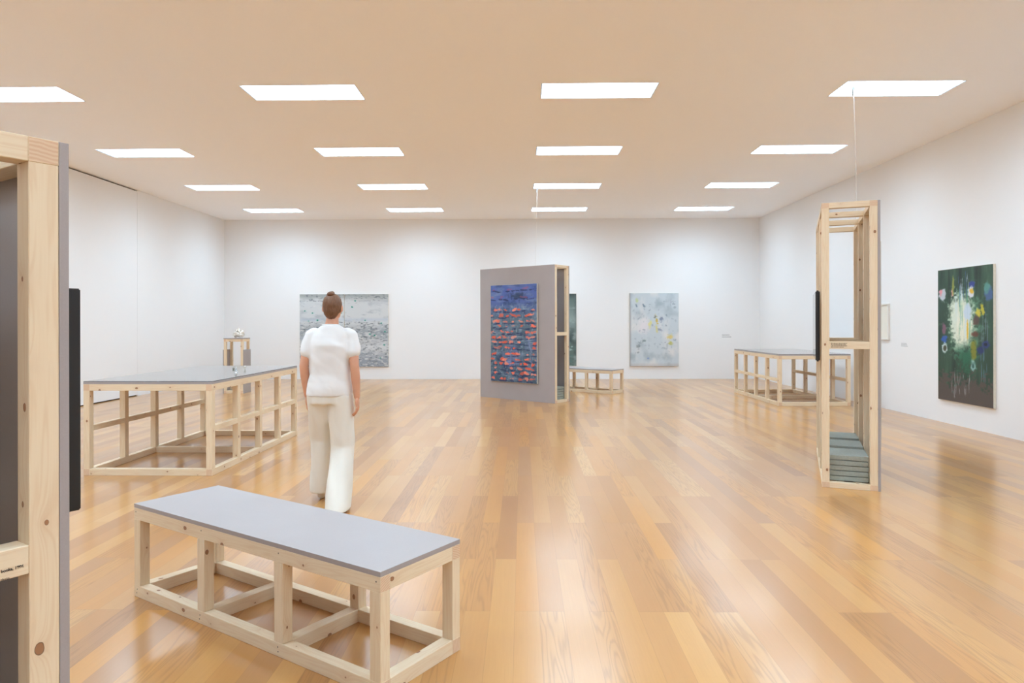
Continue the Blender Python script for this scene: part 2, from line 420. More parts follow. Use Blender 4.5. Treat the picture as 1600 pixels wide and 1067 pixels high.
# ------------------------------------------------------------------ concrete slabs stacked in the frames
ORD = ['lowest', 'second from the bottom', 'middle', 'second from the top', 'topmost']
def slab_mesh():
    bm = bmesh.new(); bm_box(bm, -0.155, 0.155, -0.195, 0.195, 0.0055, 0.0460)
    bmesh.ops.bevel(bm, geom=bm.edges[:], offset=0.002, segments=1, affect='EDGES')
    bm_box(bm, -0.138, 0.138, -0.172, 0.172, 0.0, 0.0060)
    for v in bm.verts: v.co += Vector((noise.noise(v.co * 30), noise.noise(v.co * 30 + Vector((5, 0, 0))), 0)) * 0.0012
    me = bpy.data.meshes.new('concrete_slab'); bm.to_mesh(me); bm.free(); me.materials.append(M['slab']); return me
sm = slab_mesh()
def stack(root, cxl, yl, where, grp):
    c, s = math.cos(root.rotation_euler[2]), math.sin(root.rotation_euler[2])
    for k in range(5):
        jx, jy, jr = random.uniform(-.003, .003), random.uniform(-.004, .004), random.uniform(-.006, .006)
        x, y = cxl + jx, yl + jy
        o = bpy.data.objects.new('concrete_slab', sm); C.objects.link(o)
        o.location = (root.location[0] + c * x - s * y, root.location[1] + s * x + c * y, 0.0505 + k * 0.0462)
        o.rotation_euler = (0, 0, root.rotation_euler[2] + jr)
        tag(o, 'grey-green concrete slab, %s of the %s' % (ORD[k], where), 'concrete slab', grp)
for n, (yl, where) in enumerate(((-FL / 2 + 0.262, 'front stack inside the tall frame at right'), (-FL / 2 + 0.775, 'middle stack inside the tall frame at right'), (-FL / 2 + 1.30, 'rear stack inside the tall frame at right'))):
    stack(fr, -0.012, yl, where, 'concrete slabs in the tall frame at right')
stack(fc, 0.0, FL / 2 - 0.262, 'stack inside the end of the middle grey partition', 'concrete slabs in the middle partition')

# ------------------------------------------------------------------ flat screens on the frames
def screen(label, root, side, yc, wid, z0, z1, gap, thick):
    c, s = math.cos(root.rotation_euler[2]), math.sin(root.rotation_euler[2])
    x = side * (FW / 2 + gap); loc = (root.location[0] + c * x - s * yc, root.location[1] + s * x + c * yc, z0)
    r = thing('flat_screen', label, 'flat screen', loc, root.rotation_euler[2], 'flat screens hung on the frames'); h = z1 - z0
    bm = bmesh.new(); bm_box(bm, 0, side * thick, -wid / 2, wid / 2, 0, h)
    bmesh.ops.recalc_face_normals(bm, faces=bm.faces)
    bmesh.ops.bevel(bm, geom=bm.edges[:], offset=0.003 if side > 0 else 0.011, segments=3, affect='EDGES'); link('housing', bm, M['black'], r)
    box('display_panel', side * (thick - 0.002), side * (thick + 0.0006), -wid / 2 + 0.014, wid / 2 - 0.014, 0.014, h - 0.014, M['screen'], r)
    box('wall_mount', -side * gap, side * 0.004, -wid * 0.25, wid * 0.25, h * 0.3, h * 0.7, M['black'], r)
    return r
screen('thin black screen seen edge-on, hung on the left side of the tall frame at right', fr, -1, -FL / 2 + 0.80, 1.10, 1.105, 1.765, 0.008, 0.036)
screen('black screen seen edge-on behind the pine frame at the left picture edge', fl, 1, -FL / 2 + 0.525, 0.95, 1.018, 1.555, 0.006, 0.042)

# ------------------------------------------------------------------ hanging cables
def cable(label, p0, p1, sag):
    r = thing('power_cable', label, 'cable', p1, 0, 'cables hanging from the ceiling lights')
    P0, P1 = Vector(p0) - Vector(p1), Vector((0, 0, 0)); pts = []
    for k in range(25):
        q = k / 24; p = P0.lerp(P1, q); p.x += sag * math.sin(q * math.pi) ; p.y += sag * 0.5 * math.sin(2 * q * math.pi); pts.append(p)
    link('cord', tube_bm(pts, 0.0035), M['wire'], r)
    link('plug', lathe_bm([(0.006, -0.13), (0.014, -0.12), (0.015, 0.0), (0.012, 0.012)], 14, None, tuple(P0)), M['reveal'], r)
cable('thin white cable dropping from the ceiling light to the tall frame at right', (3.79, 7.93, HC), (3.667, 7.62, HT), 0.008)
cable('thin white cable dropping from the ceiling to the middle grey partition', (0.30, 13.62, HC), (0.252, 13.383, HT), 0.006)

# ------------------------------------------------------------------ pedestal and sculpture
pr = thing('pedestal', 'slim pine pedestal with grey side panels standing at the left behind the big table', 'pedestal', (-6.053, 14.53, 0), 0)
PW, PD, PH = 0.407, 0.36, 1.16
skeleton(pr, PW, PD, PH, 2, px=0.052, py=0.052, rail=0.055, boardt=0.02)
box('top_board', -PW / 2 - 0.004, PW / 2 + 0.004, -PD / 2 - 0.004, PD / 2 + 0.004, PH - 0.02, PH, M['board'], pr, 0.001)
for s in (-1, 1): box('side_panel', s * PW / 2, s * (PW / 2 + 0.02), -PD / 2, PD / 2, 0.0, 0.915, M['board'], pr, 0.001)

def remeshed(name, bm, vox, mat, parent, smooth=6, fac=0.5, fn=None):
    me = bpy.data.meshes.new('tmp'); bm.to_mesh(me); bm.free(); o = bpy.data.objects.new('tmp', me); C.objects.link(o)
    md = o.modifiers.new('r', 'REMESH'); md.mode = 'VOXEL'; md.voxel_size = vox; md.use_smooth_shade = True
    if smooth: sm_ = o.modifiers.new('s', 'SMOOTH'); sm_.iterations = smooth; sm_.factor = fac
    dg = bpy.context.evaluated_depsgraph_get(); m2 = bpy.data.meshes.new_from_object(o.evaluated_get(dg)); bpy.data.objects.remove(o)
    if fn:
        for v in m2.vertices: v.co = fn(v.co.copy(), v.normal.copy())
    m2.materials.clear()
    for m in (mat if isinstance(mat, (list, tuple)) else [mat]): m2.materials.append(m)
    for p in m2.polygons: p.use_smooth = True
    m2.name = name; n = bpy.data.objects.new(name, m2); C.objects.link(n); n.parent = parent; return n
def ball(bm, c, r, rot=None):
    r = (r, r, r) if not isinstance(r, (tuple, list)) else r
    mt = Matrix.Translation(c) @ (rot.to_matrix().to_4x4() if rot is not None else Matrix.Identity(4)) @ Matrix.Diagonal((*r, 1))
    bmesh.ops.create_icosphere(bm, subdivisions=3, radius=1, matrix=mt)
def cap(bm, p0, r0, p1, r1):
    p0, p1 = Vector(p0), Vector(p1); d = p1 - p0; L = d.length
    mt = Matrix.Translation((p0 + p1) / 2) @ d.to_track_quat('Z', 'Y').to_matrix().to_4x4()
    bmesh.ops.create_cone(bm, cap_ends=True, segments=20, radius1=r0, radius2=r1, depth=L, matrix=mt)
    ball(bm, p0, r0); ball(bm, p1, r1)
def chain(bm, pts):
    for (a, ra), (b, rb) in zip(pts, pts[1:]): cap(bm, a, ra, b, rb)

def mat_ceramic():
    t = NT('mottled_glazed_ceramic'); g = t.n('ShaderNodeTexCoord').outputs['Object']
    a = t.noise(g, 22, 4, 0.6, 1.0)
    c = t.ramp(a, [(0.3, rgb(140, 128, 112)), (0.45, rgb(214, 206, 192)), (0.7, rgb(236, 233, 226))])
    return t.out(c, 0.22, Metallic=0.15)
M['ceramic'] = mat_ceramic()
sc = thing('ceramic_sculpture', 'small lumpy whitish glazed sculpture sitting on the pine pedestal', 'sculpture', (-6.0, 14.50, PH + 0.016))
bm = bmesh.new()
for k in range(30):                                    # plump lower coil
    a = k / 30 * 2 * math.pi; ball(bm, (0.066 * math.cos(a), 0.050 * math.sin(a), 0.048 + 0.006 * math.sin(3 * a)), 0.046 + 0.004 * math.sin(2 * a + 1))
for k in range(26):                                    # upper coil, open towards the front
    a = k / 25 * 1.62 * math.pi - 0.28 * math.pi; ball(bm, (0.080 * math.cos(a), 0.055 * math.sin(a), 0.098 + 0.022 * math.sin(a * 1.3 + 0.6)), 0.030)
for k in range(16):
    a = k / 15 * 1.1 * math.pi; ball(bm, (0.056 * math.cos(a), 0.040 * math.sin(a) + 0.01, 0.138), 0.024)
ball(bm, (0, 0, 0.04), (0.07, 0.055, 0.036))
remeshed('bowl', bm, 0.006, M['ceramic'], sc, 3, 0.5, lambda c, n: c + n * 0.008 * noise.noise(c * 28))
bm = bmesh.new(); chain(bm, [((0.0, -0.02, 0.07), 0.026), ((0.012, -0.02, 0.12), 0.030), ((0.002, 0, 0.165), 0.020), ((-0.004, 0, 0.188), 0.013)])
remeshed('inner_form', bm, 0.005, M['ceramic'], sc, 4, 0.5, lambda c, n: c + n * 0.006 * noise.noise(c * 35))

# tiny glass pieces on the left table
gz = TH + 0.0066
for nm, lab, (gx, gy), prof, mt in (
    ('glass_vial', 'tiny clear glass vial with pale foot, nearest of the small pieces on the left table', (-3.24, 7.75), [(0.012, 0), (0.016, 0.004), (0.015, 0.026), (0.007, 0.034), (0.006, 0.068), (0.008, 0.072)], 'glass'),
    ('pebble_object', 'tiny dark pebble-like piece, leftmost of the small pieces on the left table', (-3.50, 8.30), [(0.006, 0), (0.013, 0.006), (0.014, 0.014), (0.006, 0.022)], 'slab'),
    ('glass_bud', 'tiny cloudy bud-shaped piece, rightmost of the small pieces on the left table', (-3.34, 8.25), [(0.004, 0), (0.005, 0.012), (0.014, 0.026), (0.010, 0.040), (0.003, 0.046)], 'ceramic')):
    o = link(nm, lathe_bm(prof, 20), M[mt], None, (gx, gy, gz)); tag(o, lab, 'small exhibit', 'tiny exhibits on the left table')

# ------------------------------------------------------------------ paintings: strokes computed into a colour attribute
def vnoise(h, w, sy, sx, seed):
    r = np.random.default_rng(seed); gy, gx = int(sy) + 2, int(sx) + 2; g = r.random((gy, gx))
    y = np.linspace(0, sy, h)[:, None]; x = np.linspace(0, sx, w)[None, :]
    yi, xi = y.astype(int), x.astype(int); fy, fx = y - yi, x - xi; fy = fy * fy * (3 - 2 * fy); fx = fx * fx * (3 - 2 * fx)
    return (g[yi, xi] * (1 - fy) * (1 - fx) + g[yi + 1, xi] * fy * (1 - fx) + g[yi, xi + 1] * (1 - fy) * fx + g[yi + 1, xi + 1] * fy * fx)
def fbm(h, w, sy, sx, seed, o=4):
    return sum(vnoise(h, w, sy * 2 ** k, sx * 2 ** k, seed + k) * 0.5 ** k for k in range(o)) / sum(0.5 ** k for k in range(o))
class Art:
    def __init__(s, w, h, col, res=0.0065):
        s.W, s.H = int(w / res), int(h / res); s.w, s.h = w, h
        s.a = np.zeros((s.H, s.W, 3)) + np.array(col, float); s.v, s.u = np.mgrid[0:1:s.H * 1j, 0:1:s.W * 1j]
        s.n = (fbm(s.H, s.W, 14, 9, int(rng.integers(1e6))) - 0.5) * 0.8 + (fbm(s.H, s.W, 60, 30, int(rng.integers(1e6)), 3) - 0.5) * 1.6
    def mix(s, m, col):
        m = np.clip(m, 0, 1)[..., None]; s.a = s.a * (1 - m) + np.array(col, float) * m
    def blob(s, u, v, ru, rv, col, al=1.0, soft=0.35, rot=0.0, rough=0.6):
        du, dv = (s.u - u) * s.w, (s.v - v) * s.h; c, sn = math.cos(rot), math.sin(rot)
        x, y = du * c + dv * sn, -du * sn + dv * c
        d = np.sqrt((x / (ru * s.w)) ** 2 + (y / (rv * s.h)) ** 2) + s.n * rough
        s.mix(np.clip((1 - d) / soft, 0, 1) * al, col)
def canvas(name, label, art, loc, rz, depth=0.035, grp=None):
    """stretched canvas: bottom centre at loc, picture facing local -y"""
    r = thing(name, label, 'painting', loc, rz, grp); w, h = art.w, art.h
    box('stretcher', -w / 2, w / 2, 0.0012, depth, 0, h, M['canvas'], r, 0.002)
    n, m = art.W, art.H; me = bpy.data.meshes.new('painted_surface')
    X, Z = np.meshgrid(np.linspace(-w / 2 + 0.003, w / 2 - 0.003, n), np.linspace(h - 0.003, 0.003, m))
    co = np.stack([X, np.zeros_like(X), Z], -1).reshape(-1, 3)
    i = np.arange(m * n).reshape(m, n); q = np.stack([i[1:, :-1], i[1:, 1:], i[:-1, 1:], i[:-1, :-1]], -1).reshape(-1, 4)
    me.from_pydata(co.tolist(), [], q.tolist()); ca = me.color_attributes.new('paint', 'FLOAT_COLOR', 'POINT')
    lin = np.concatenate([s2l(np.clip(art.a, 0, 255)).reshape(-1, 3), np.ones((m * n, 1))], 1)
    ca.data.foreach_set('color', lin.astype(np.float32).ravel()); me.materials.append(M['art'])
    o = bpy.data.objects.new('painted_surface', me); C.objects.link(o); o.parent = r
    # thickness: the picture skin is backed right behind by the stretcher
    return r
def rr(a, b): return float(rng.uniform(a, b))

# (a) blue and orange picture on the middle partition
A = Art(1.16, 1.865, (84, 106, 122)); v = A.v
A.mix((0.36 - v) / 0.2, (74, 98, 166)); A.mix((v - 0.55) / 0.5, (56, 82, 104))
A.mix((fbm(A.H, A.W, 24, 5, 3) - 0.5) * 2.2, (128, 150, 170)); A.mix((fbm(A.H, A.W, 20, 6, 8) - 0.55) * 3, (38, 58, 92)); A.mix((fbm(A.H, A.W, 44, 30, 23) - 0.56) * 3 * (A.v > 0.2), (134, 156, 178))
A.mix((0.25 - v) * 6 * (fbm(A.H, A.W, 5, 9, 18) - 0.4), (120, 130, 190))
A.blob(0.6, 0.12, 0.30, 0.05, (34, 54, 84), 0.8, 0.8); A.blob(0.42, 0.19, 0.22, 0.04, (40, 66, 110), 0.7, 0.8)
rows = [0.045, 0.13, 0.255, 0.315, 0.375, 0.425, 0.485, 0.54, 0.59, 0.645, 0.71, 0.765, 0.81, 0.86, 0.905, 0.965]
for k, rv in enumerate(rows):
    for q in range(7):
        u = (q + 0.5) / 7 + rr(-.045, .045)
        A.blob(u + rr(-.03, .03), rv + 0.022 + rr(-.008, .008), rr(.05, .11), rr(.006, .013), (26, 42, 84), 0.75, 0.5, rr(-.15, .15))
        if rr(0, 1) < (0.35 if k < 2 else 0.86):
            al = 0.45 if k < 2 else rr(0.7, 1.0); cl = (180, 80, 110) if k < 2 else [(240, 116, 94), (230, 92, 66), (242, 138, 114)][int(rr(0, 2.99))]
            A.blob(u, rv + rr(-.006, .006), rr(.040, .075), rr(.009, .017), cl, al, 0.4, rr(-.35, .35), 1.0)
            if rr(0, 1) < .5 and k > 1: A.blob(u + rr(-.05, .05), rv + rr(0, .012), rr(.02, .04), rr(.006, .012), cl, al * .9, 0.4, rr(-.8, .8), 1.0)
for _ in range(70): A.blob(rr(0, 1), rr(0.2, 1), rr(.005, .012), rr(.012, .035), (150, 172, 186), rr(.3, .6), 0.6, rr(-.3, .3))
for _ in range(14): A.blob(rr(0.3, .9), rr(0.5, .85), rr(.05, .16), rr(.003, .006), (160, 178, 190), .6, 0.6, rr(-.08, .08))
th = -0.6959; fcx = corner(0.5836, 12.5325, th, -0.955, -0.036)
canvas('painting', 'blue abstract painting with rows of orange dabs on the middle grey partition', A, (fcx[0], fcx[1], 0.335), th, 0.024)

# (b) dark green flower picture on the right wall
A = Art(1.195, 1.89, (44, 72, 58)); v, u = A.v, A.u
A.mix((fbm(A.H, A.W, 3, 12, 31) - 0.45) * 2.5, (66, 100, 80)); A.mix((fbm(A.H, A.W, 2, 14, 37) - 0.5) * 3, (28, 44, 40))
A.blob(0.50, 0.42, 0.36, 0.30, (104, 158, 128), 0.9, 0.6); A.blob(0.44, 0.33, 0.27, 0.16, (224, 230, 210), 0.95, 0.5, 0, 0.35); A.blob(0.47, 0.44, 0.27, 0.19, (228, 230, 210), 0.97, 0.5, 0, 0.35)
A.blob(0.33, 0.36, 0.09, 0.2, (214, 228, 214), 0.8, 0.6)
A.blob(0.55, 0.68, 0.22, 0.12, (40, 104, 78), 0.9, 0.7); A.mix((v - 0.80) / 0.06 + A.n * 3, (84, 76, 72))
for _ in range(16): A.blob(rr(.28, .62), rr(.24, .5), rr(.006, .02), rr(.08, .16), [(240, 240, 224), (90, 160, 120), (200, 220, 230)][int(rr(0, 2.99))], .6, 0.6, rr(-.06, .06))
for _ in range(12): A.blob(rr(.36, .60), rr(.06, .2), rr(.005, .012), rr(.05, .1), [(110, 140, 170), (200, 216, 226), (60, 90, 130)][int(rr(0, 2.99))], .8, 0.5, rr(-.1, .1))
for _ in range(16): A.blob(rr(.24, .60), rr(.8, .95), rr(.004, .009), rr(.02, .06), (168, 172, 178), .7, 0.5, rr(-.2, .2))
for _ in range(8): A.blob(rr(.78, .92), rr(.38, .56), rr(.006, .012), rr(.06, .1), (96, 116, 122), .7)
for _ in range(8): A.blob(rr(.78, .9), rr(.62, .8), rr(.006, .012), rr(.05, .08), (92, 128, 150), .6)
fl_ = [(.09, .19, .07, .05, (206, 210, 220), .6), (.06, .17, .035, .025, (228, 150, 160), 0), (.29, .18, .02, .03, (232, 160, 160), 0), (.30, .12, .02, .08, (140, 150, 70), 0),
       (.64, .13, .05, .022, (50, 70, 150), 0), (.63, .19, .05, .04, (226, 226, 236), 0), (.64, .18, .035, .02, (224, 180, 44), 0), (.56, .33, .08, .07, (196, 214, 230), 0),
       (.76, .34, .05, .03, (216, 200, 70), .4), (.82, .31, .03, .04, (200, 190, 60), -.4), (.72, .39, .06, .04, (88, 66, 60), 0), (.70, .49, .07, .022, (100, 60, 48), 0),
       (.565, .46, .016, .075, (226, 184, 50), 0), (.67, .60, .05, .08, (130, 130, 40), 0), (.13, .53, .06, .03, (44, 92, 178), 0), (.14, .60, .05, .035, (208, 224, 226), 0), (.14, .60, .028, .022, (56, 60, 44), 0),
       (.12, .46, .04, .05, (130, 90, 110), 0), (.93, .20, .07, .05, (70, 100, 150), 0), (.90, .16, .05, .04, (90, 150, 140), 0), (.87, .56, .07, .03, (44, 62, 120), 0), (.79, .60, .06, .03, (38, 52, 104), 0),
       (.87, .56, .03, .012, (20, 22, 44), 0), (.66, .72, .05, .045, (140, 182, 180), 0), (.66, .715, .025, .022, (46, 90, 84), 0)]
for a, b, c, d, e, f in fl_: A.blob(a, b, c * 1.2, d * 1.2, e, .92, .4, f, .5)
canvas('painting', 'dark green flower painting with a bright cream centre on the right wall', A, (XR - 0.037, 9.654, 0.337), -math.pi / 2)

# (c) pale grey blue picture with yellow touches on the back wall
A = Art(1.275, 1.905, (198, 208, 214)); A.mix((fbm(A.H, A.W, 7, 5, 51) - 0.5) * 3.2, (168, 182, 190)); A.mix((fbm(A.H, A.W, 5, 4, 57) - 0.55) * 4, (222, 222, 222))
A.blob(.28, .45, .16, .14, (226, 222, 226), .9, .8); A.mix((v.mean() * 0 + (A.v - .95)) * 12, (180, 172, 170)); A.mix((0.04 - A.u) * 22, (150, 150, 152))
for _ in range(90): A.blob(rr(.08, .95), rr(.1, .85), rr(.008, .03), rr(.008, .025), [(140, 156, 168), (160, 172, 180), (120, 138, 150), (150, 154, 172)][int(rr(0, 3.99))], rr(.25, .6), .7, rr(-1, 1), 1.1)
for a, b, c, d, e in ((.55, .37, .035, .07, (206, 172, 66)), (.55, .48, .03, .08, (218, 208, 130)), (.42, .42, .035, .06, (224, 218, 140)), (.64, .36, .05, .05, (120, 132, 158)), (.52, .33, .035, .03, (120, 128, 130)), (.83, .60, .07, .05, (224, 200, 110)), (.84, .68, .06, .04, (190, 188, 100)),
                      (.29, .65, .055, .03, (124, 140, 144)), (.14, .17, .02, .025, (108, 128, 146)), (.29, .17, .02, .025, (108, 128, 146)), (.62, .50, .06, .03, (140, 150, 170)), (.15, .10, .03, .04, (190, 206, 150)), (.38, .89, .03, .015, (130, 150, 200)), (.17, .73, .04, .02, (140, 150, 156)), (.17, .81, .04, .02, (146, 156, 160))):
    A.blob(a, b, c, d, e, .8, .6, rr(-.4, .4), .8)
canvas('painting', 'pale grey-blue painting with yellow touches on the back wall at right', A, (3.43, YB - 0.037, 0.328), 0)

# (d) two grey seascape-like canvases side by side
def sea(w, seed, dots):
    A = Art(w, 1.905, (206, 210, 212)); n = fbm(A.H, A.W, 16, 5, seed)
    A.mix((0.10 - A.v) * 14 + (n - .5), (160, 166, 166)); A.mix((n - .55) * 4, (178, 184, 190))
    A.mix(np.clip((A.v - 0.38) * 9, 0, 1) * np.clip(1 - abs(A.v - .52) * 5, 0, 1) * 0.9, (150, 158, 166)); A.mix(np.clip((A.v - .74) * 6, 0, 1) * 0.8, (136, 144, 156))
    A.mix(np.clip(.9 - abs(A.v - .355) * 22, 0, 1) * .6, (176, 190, 206))
    A.mix((fbm(A.H, A.W, 60, 14, seed + 9) - .52) * 6 * (A.v > .36), (200, 203, 203)); A.mix((fbm(A.H, A.W, 64, 18, seed + 19) - .56) * 4.5 * ((A.v > .38) | (A.v < .1)), (118, 124, 130))
    for _ in range(60): A.blob(rr(0, 1), rr(.02, .98), rr(.02, .07), rr(.002, .005), [(120, 124, 130), (226, 226, 224), (140, 150, 166)][int(rr(0, 2.99))], rr(.3, .7), .6, rr(-.3, .3))
    for a, b in dots: A.blob(a, b, .045, .016, (150, 204, 198), .55, .9); A.blob(a, b, .020, .011, (34, 128, 110), .95, .4, rr(-.6, .6))
    return A
canvas('painting', 'grey and white canvas with green specks, left half of the wide picture behind the person', sea(1.175, 71, [(.11, .23), (.29, .26), (.40, .36), (.20, .37), (.93, .26)]), (-5.2445, YB - 0.037, 0.325), 0, grp='two canvases hung edge to edge')
canvas('painting', 'grey and white canvas with green specks, right half of the wide picture behind the person', sea(1.155, 83, [(.24, .09), (.17, .18), (.47, .36), (.84, .40), (.92, .52), (.68, .57), (.82, .88), (.58, .55), (.9, .7)]), (-4.0745, YB - 0.037, 0.325), 0, grp='two canvases hung edge to edge')

# (e) dark grey green picture mostly hidden by the partition
A = Art(1.27, 1.89, (92, 112, 108)); A.mix((fbm(A.H, A.W, 8, 6, 91) - .5) * 4, (60, 78, 78)); A.mix((fbm(A.H, A.W, 10, 4, 95) - .55) * 5, (150, 168, 166)); A.mix(np.clip(1 - abs(A.v - .35) * 3.5, 0, 1) * .6, (168, 188, 188))
for _ in range(40): A.blob(rr(0, 1), rr(.6, 1), rr(.02, .06), rr(.008, .02), [(40, 60, 60), (170, 196, 194), (90, 120, 116)][int(rr(0, 2.99))], .7, .5)
A.mix((0.08 - A.v) * 12, (56, 72, 70)); A.mix((A.u - .95) * 10, (110, 116, 114))
canvas('painting', 'dark grey-green painting on the back wall, mostly hidden by the grey partition', A, (0.778, YB - 0.037, 0.338), 0)

# (f) canvas on the far side of the right frame, seen from its edge
A = Art(1.16, 1.865, (90, 100, 112), 0.02); A.mix((fbm(A.H, A.W, 9, 6, 101) - .5) * 4, (160, 150, 140))
p = corner(2.671, 6.1847, -0.3761, FW + 0.033, 0.86)
canvas('painting', 'canvas seen edge-on, hung on the far right side of the tall frame', A, (p[0], p[1], 0.335), -0.3761 + math.pi / 2, 0.031)

# (g) small white framed sheet on the right wall
g = thing('picture_frame', 'small white-framed pale sheet on the right wall behind the tall frame', 'framed picture', (XR, 11.90, 1.17), -math.pi / 2)
w2, hh = 0.26, 0.61
bm = bmesh.new()
bm_box(bm, -w2, -w2 + .022, -.034, 0, 0, hh); bm_box(bm, w2 - .022, w2, -.034, 0, 0, hh); bm_box(bm, -w2 + .022, w2 - .022, -.034, 0, 0, .022); bm_box(bm, -w2 + .022, w2 - .022, -.034, 0, hh - .022, hh)
link('frame', bm, M['whitewood'], g)
box('sheet', -w2 + .022, w2 - .022, -.016, 0, .022, hh - .022, plain('cream_paper', rgb(232, 228, 216), 0.8), g)

# caption lettering on the walls
cp = thing('wall_caption', 'two faint lines of pale caption lettering on the back wall at right', 'wall text', (5.2, YB, 1.03)); words(cp, 0.0, 0.24, -0.0005, 0.10, 2, 0.05, M['pale_ink'], 5)
cp = thing('wall_caption', 'faint small caption lettering on the right wall left of the green painting', 'wall text', (XR, 11.30, 1.08), -math.pi / 2); words(cp, 0.0, 0.20, -0.0005, 0.04, 3, 0.022, M['pale_ink'], 6)

# ------------------------------------------------------------------ the walking person
M['skin'] = plain('skin', rgb(214, 160, 132), 0.5, 0.05, 20, Subsurface_Weight=0.05)
def cloth(name, col):
    t = NT(name); g = t.n('ShaderNodeTexCoord').outputs['Object']
    t.bump(t.noise(g, 10, 3, 0.5, 0.4), 0.05, 0.012); return t.out(t.mix(t.noise(g, 5, 3), tuple(v * .96 for v in col[:3]) + (1,), col), 0.85)
M['shirt'] = cloth('white_jersey', rgb(232, 232, 232)); M['pants'] = cloth('cream_trouser_cloth', rgb(230, 226, 216))
def mat_hair():
    t = NT('brown_hair'); g = t.n('ShaderNodeTexCoord').outputs['Object']
    sp = t.n('ShaderNodeSeparateXYZ'); t.t.links.new(g, sp.inputs[0])
    nz = t.noise(t.comb(t.math('MULTIPLY', sp.outputs[0], 260), t.math('MULTIPLY', sp.outputs[1], 60), t.math('MULTIPLY', sp.outputs[2], 40)), 1.0, 3)
    t.bump(nz, 0.5, 0.003); return t.out(t.mix(nz, rgb(72, 44, 28), rgb(140, 96, 64)), 0.5)
M['hair'] = mat_hair(); M['shoe'] = plain('cream_shoe', rgb(214, 206, 192), 0.5); M['eye'] = plain('eye', rgb(60, 48, 40), 0.2); M['lip'] = plain('lip', rgb(184, 108, 98), 0.5)
P = thing('person', 'person walking away in white t-shirt and wide cream trousers, brown hair pinned up', 'person', (-1.56, 5.55, 0))
hipL, hipR = (-.085, 0, .90), (.085, 0, .90)
kneeL, ankL = (-.105, .155, .50), (-.122, .225, .085)
kneeR, ankR = (.10, .02, .48), (.118, -.225, .125)
shL, shR = (-.150, 0, 1.385), (.178, 0, 1.385)
elL, wrL = (-.196, -.035, 1.125), (-.190, .030, .885)
elR, wrR = (.216, -.045, 1.125), (.228, -.020, .880)
bm = bmesh.new()
ball(bm, (0, 0, .93), (.155, .105, .12)); ball(bm, (.005, 0, 1.08), (.125, .09, .12)); ball(bm, (.012, 0, 1.25), (.150, .098, .14)); ball(bm, (.013, -.005, 1.36), (.155, .075, .07))
cap(bm, (.014, -.005, 1.38), .062, (.022, .012, 1.50), .050)
ball(bm, (.024, .018, 1.600), (.073, .090, .106)); ball(bm, (.024, .045, 1.545), (.055, .058, .052))                     # skull, jaw
chain(bm, [((.024, .104, 1.605), .011), ((.024, .122, 1.575), .014)])                                                      # nose
for s in (-1, 1):
    ball(bm, (.024 + s * .075, .008, 1.588), (.010, .020, .030)); ball(bm, (.024 + s * .032, .088, 1.625), (.022, .018, .010))
for sh, el, wr, s in ((shL, elL, wrL, -1), (shR, elR, wrR, 1)):
    chain(bm, [(tuple(Vector(sh) + Vector((-.012 * s, 0, -.012))), .044), (tuple((Vector(sh) * .5 + Vector(el) * .5)), .043), (el, .036)]); chain(bm, [(el, .036), (tuple(Vector(el) * .65 + Vector(wr) * .35), .037), (wr, .025)])
    W = Vector(wr); d = (Vector(wr) - Vector(el)).normalized(); d = (d + Vector((0, .05, -.6))).normalized()
    fwd = Vector((0, 1, 0)); fwd = (fwd - d * fwd.dot(d)).normalized(); inn = d.cross(fwd) * 1.0
    pal = W + d * .05; q = Matrix((inn, fwd, d)).transposed().to_quaternion(); ball(bm, pal, (.016, .039, .052), q)
    curl = Vector((-s, 0, 0))
    for k, (off, ln, r) in enumerate(((.035, .070, .0078), (.012, .078, .0080), (-.011, .073, .0078), (-.033, .058, .0070))):
        b0 = W + d * .088 + fwd * off; b1 = b0 + d * ln * .42 + curl * .006; b2 = b1 + d * ln * .30 + curl * .015; b3 = b2 + d * ln * .22 + curl * .016
        chain(bm, [(tuple(b0), r * 1.05), (tuple(b1), r), (tuple(b2), r * .93), (tuple(b3), r * .82)])
    t0 = W + d * .030 + fwd * .026; t1 = t0 + d * .030 + fwd * .024 + curl * .008; t2 = t1 + d * .030 + fwd * .006 + curl * .010
    chain(bm, [(tuple(t0), .013), (tuple(t1), .0105), (tuple(t2), .0085)])
for hip, kn, an in ((hipL, kneeL, ankL), (hipR, kneeR, ankR)):
    chain(bm, [(hip, .082), (kn, .052)]); chain(bm, [(kn, .052), (tuple(Vector(kn) * .65 + Vector(an) * .35), .052), (an, .034)])
chain(bm, [(ankL, .034), ((-.125, .215, .045), .034), ((-.130, .36, .035), .032), ((-.132, .42, .026), .022)])
chain(bm, [(ankR, .034), ((.118, -.245, .085), .032), ((.124, -.115, .035), .030), ((.126, -.045, .026), .020)])
body = remeshed('body', bm, 0.0042, M['skin'], P, 4, 0.5)
for s in (-1, 1):
    bm = bmesh.new(); ball(bm, (.024 + s * .031, .099, 1.612), (.011, .006, .006)); link('eye', bm, M['eye'], P)
bm = bmesh.new(); ball(bm, (.024, .104, 1.545), (.022, .006, .007)); link('mouth', bm, M['lip'], P)
# hair: cap over the back of the skull, swept up to a small bun
bm = bmesh.new(); ball(bm, (.024, .002, 1.612), (.079, .089, .101)); ball(bm, (.024, -.030, 1.572), (.064, .055, .070)); ball(bm, (.024, -.020, 1.527), (.040, .036, .030))
hr = remeshed('hair', bm, 0.005, M['hair'], P, 8, 0.5, lambda c, n: (c + n * .003 * noise.noise(Vector((c.x * 90, c.y * 30, c.z * 20)))) if c.y < .055 else Vector((c.x, .055 + (c.y - .055) * .35, c.z)))
bm = bmesh.new(); ball(bm, (.020, -.030, 1.703), (.030, .030, .022)); ball(bm, (.030, -.022, 1.71), (.020, .024, .018)); remeshed('hair_bun', bm, 0.004, M['hair'], hr, 3, 0.5)
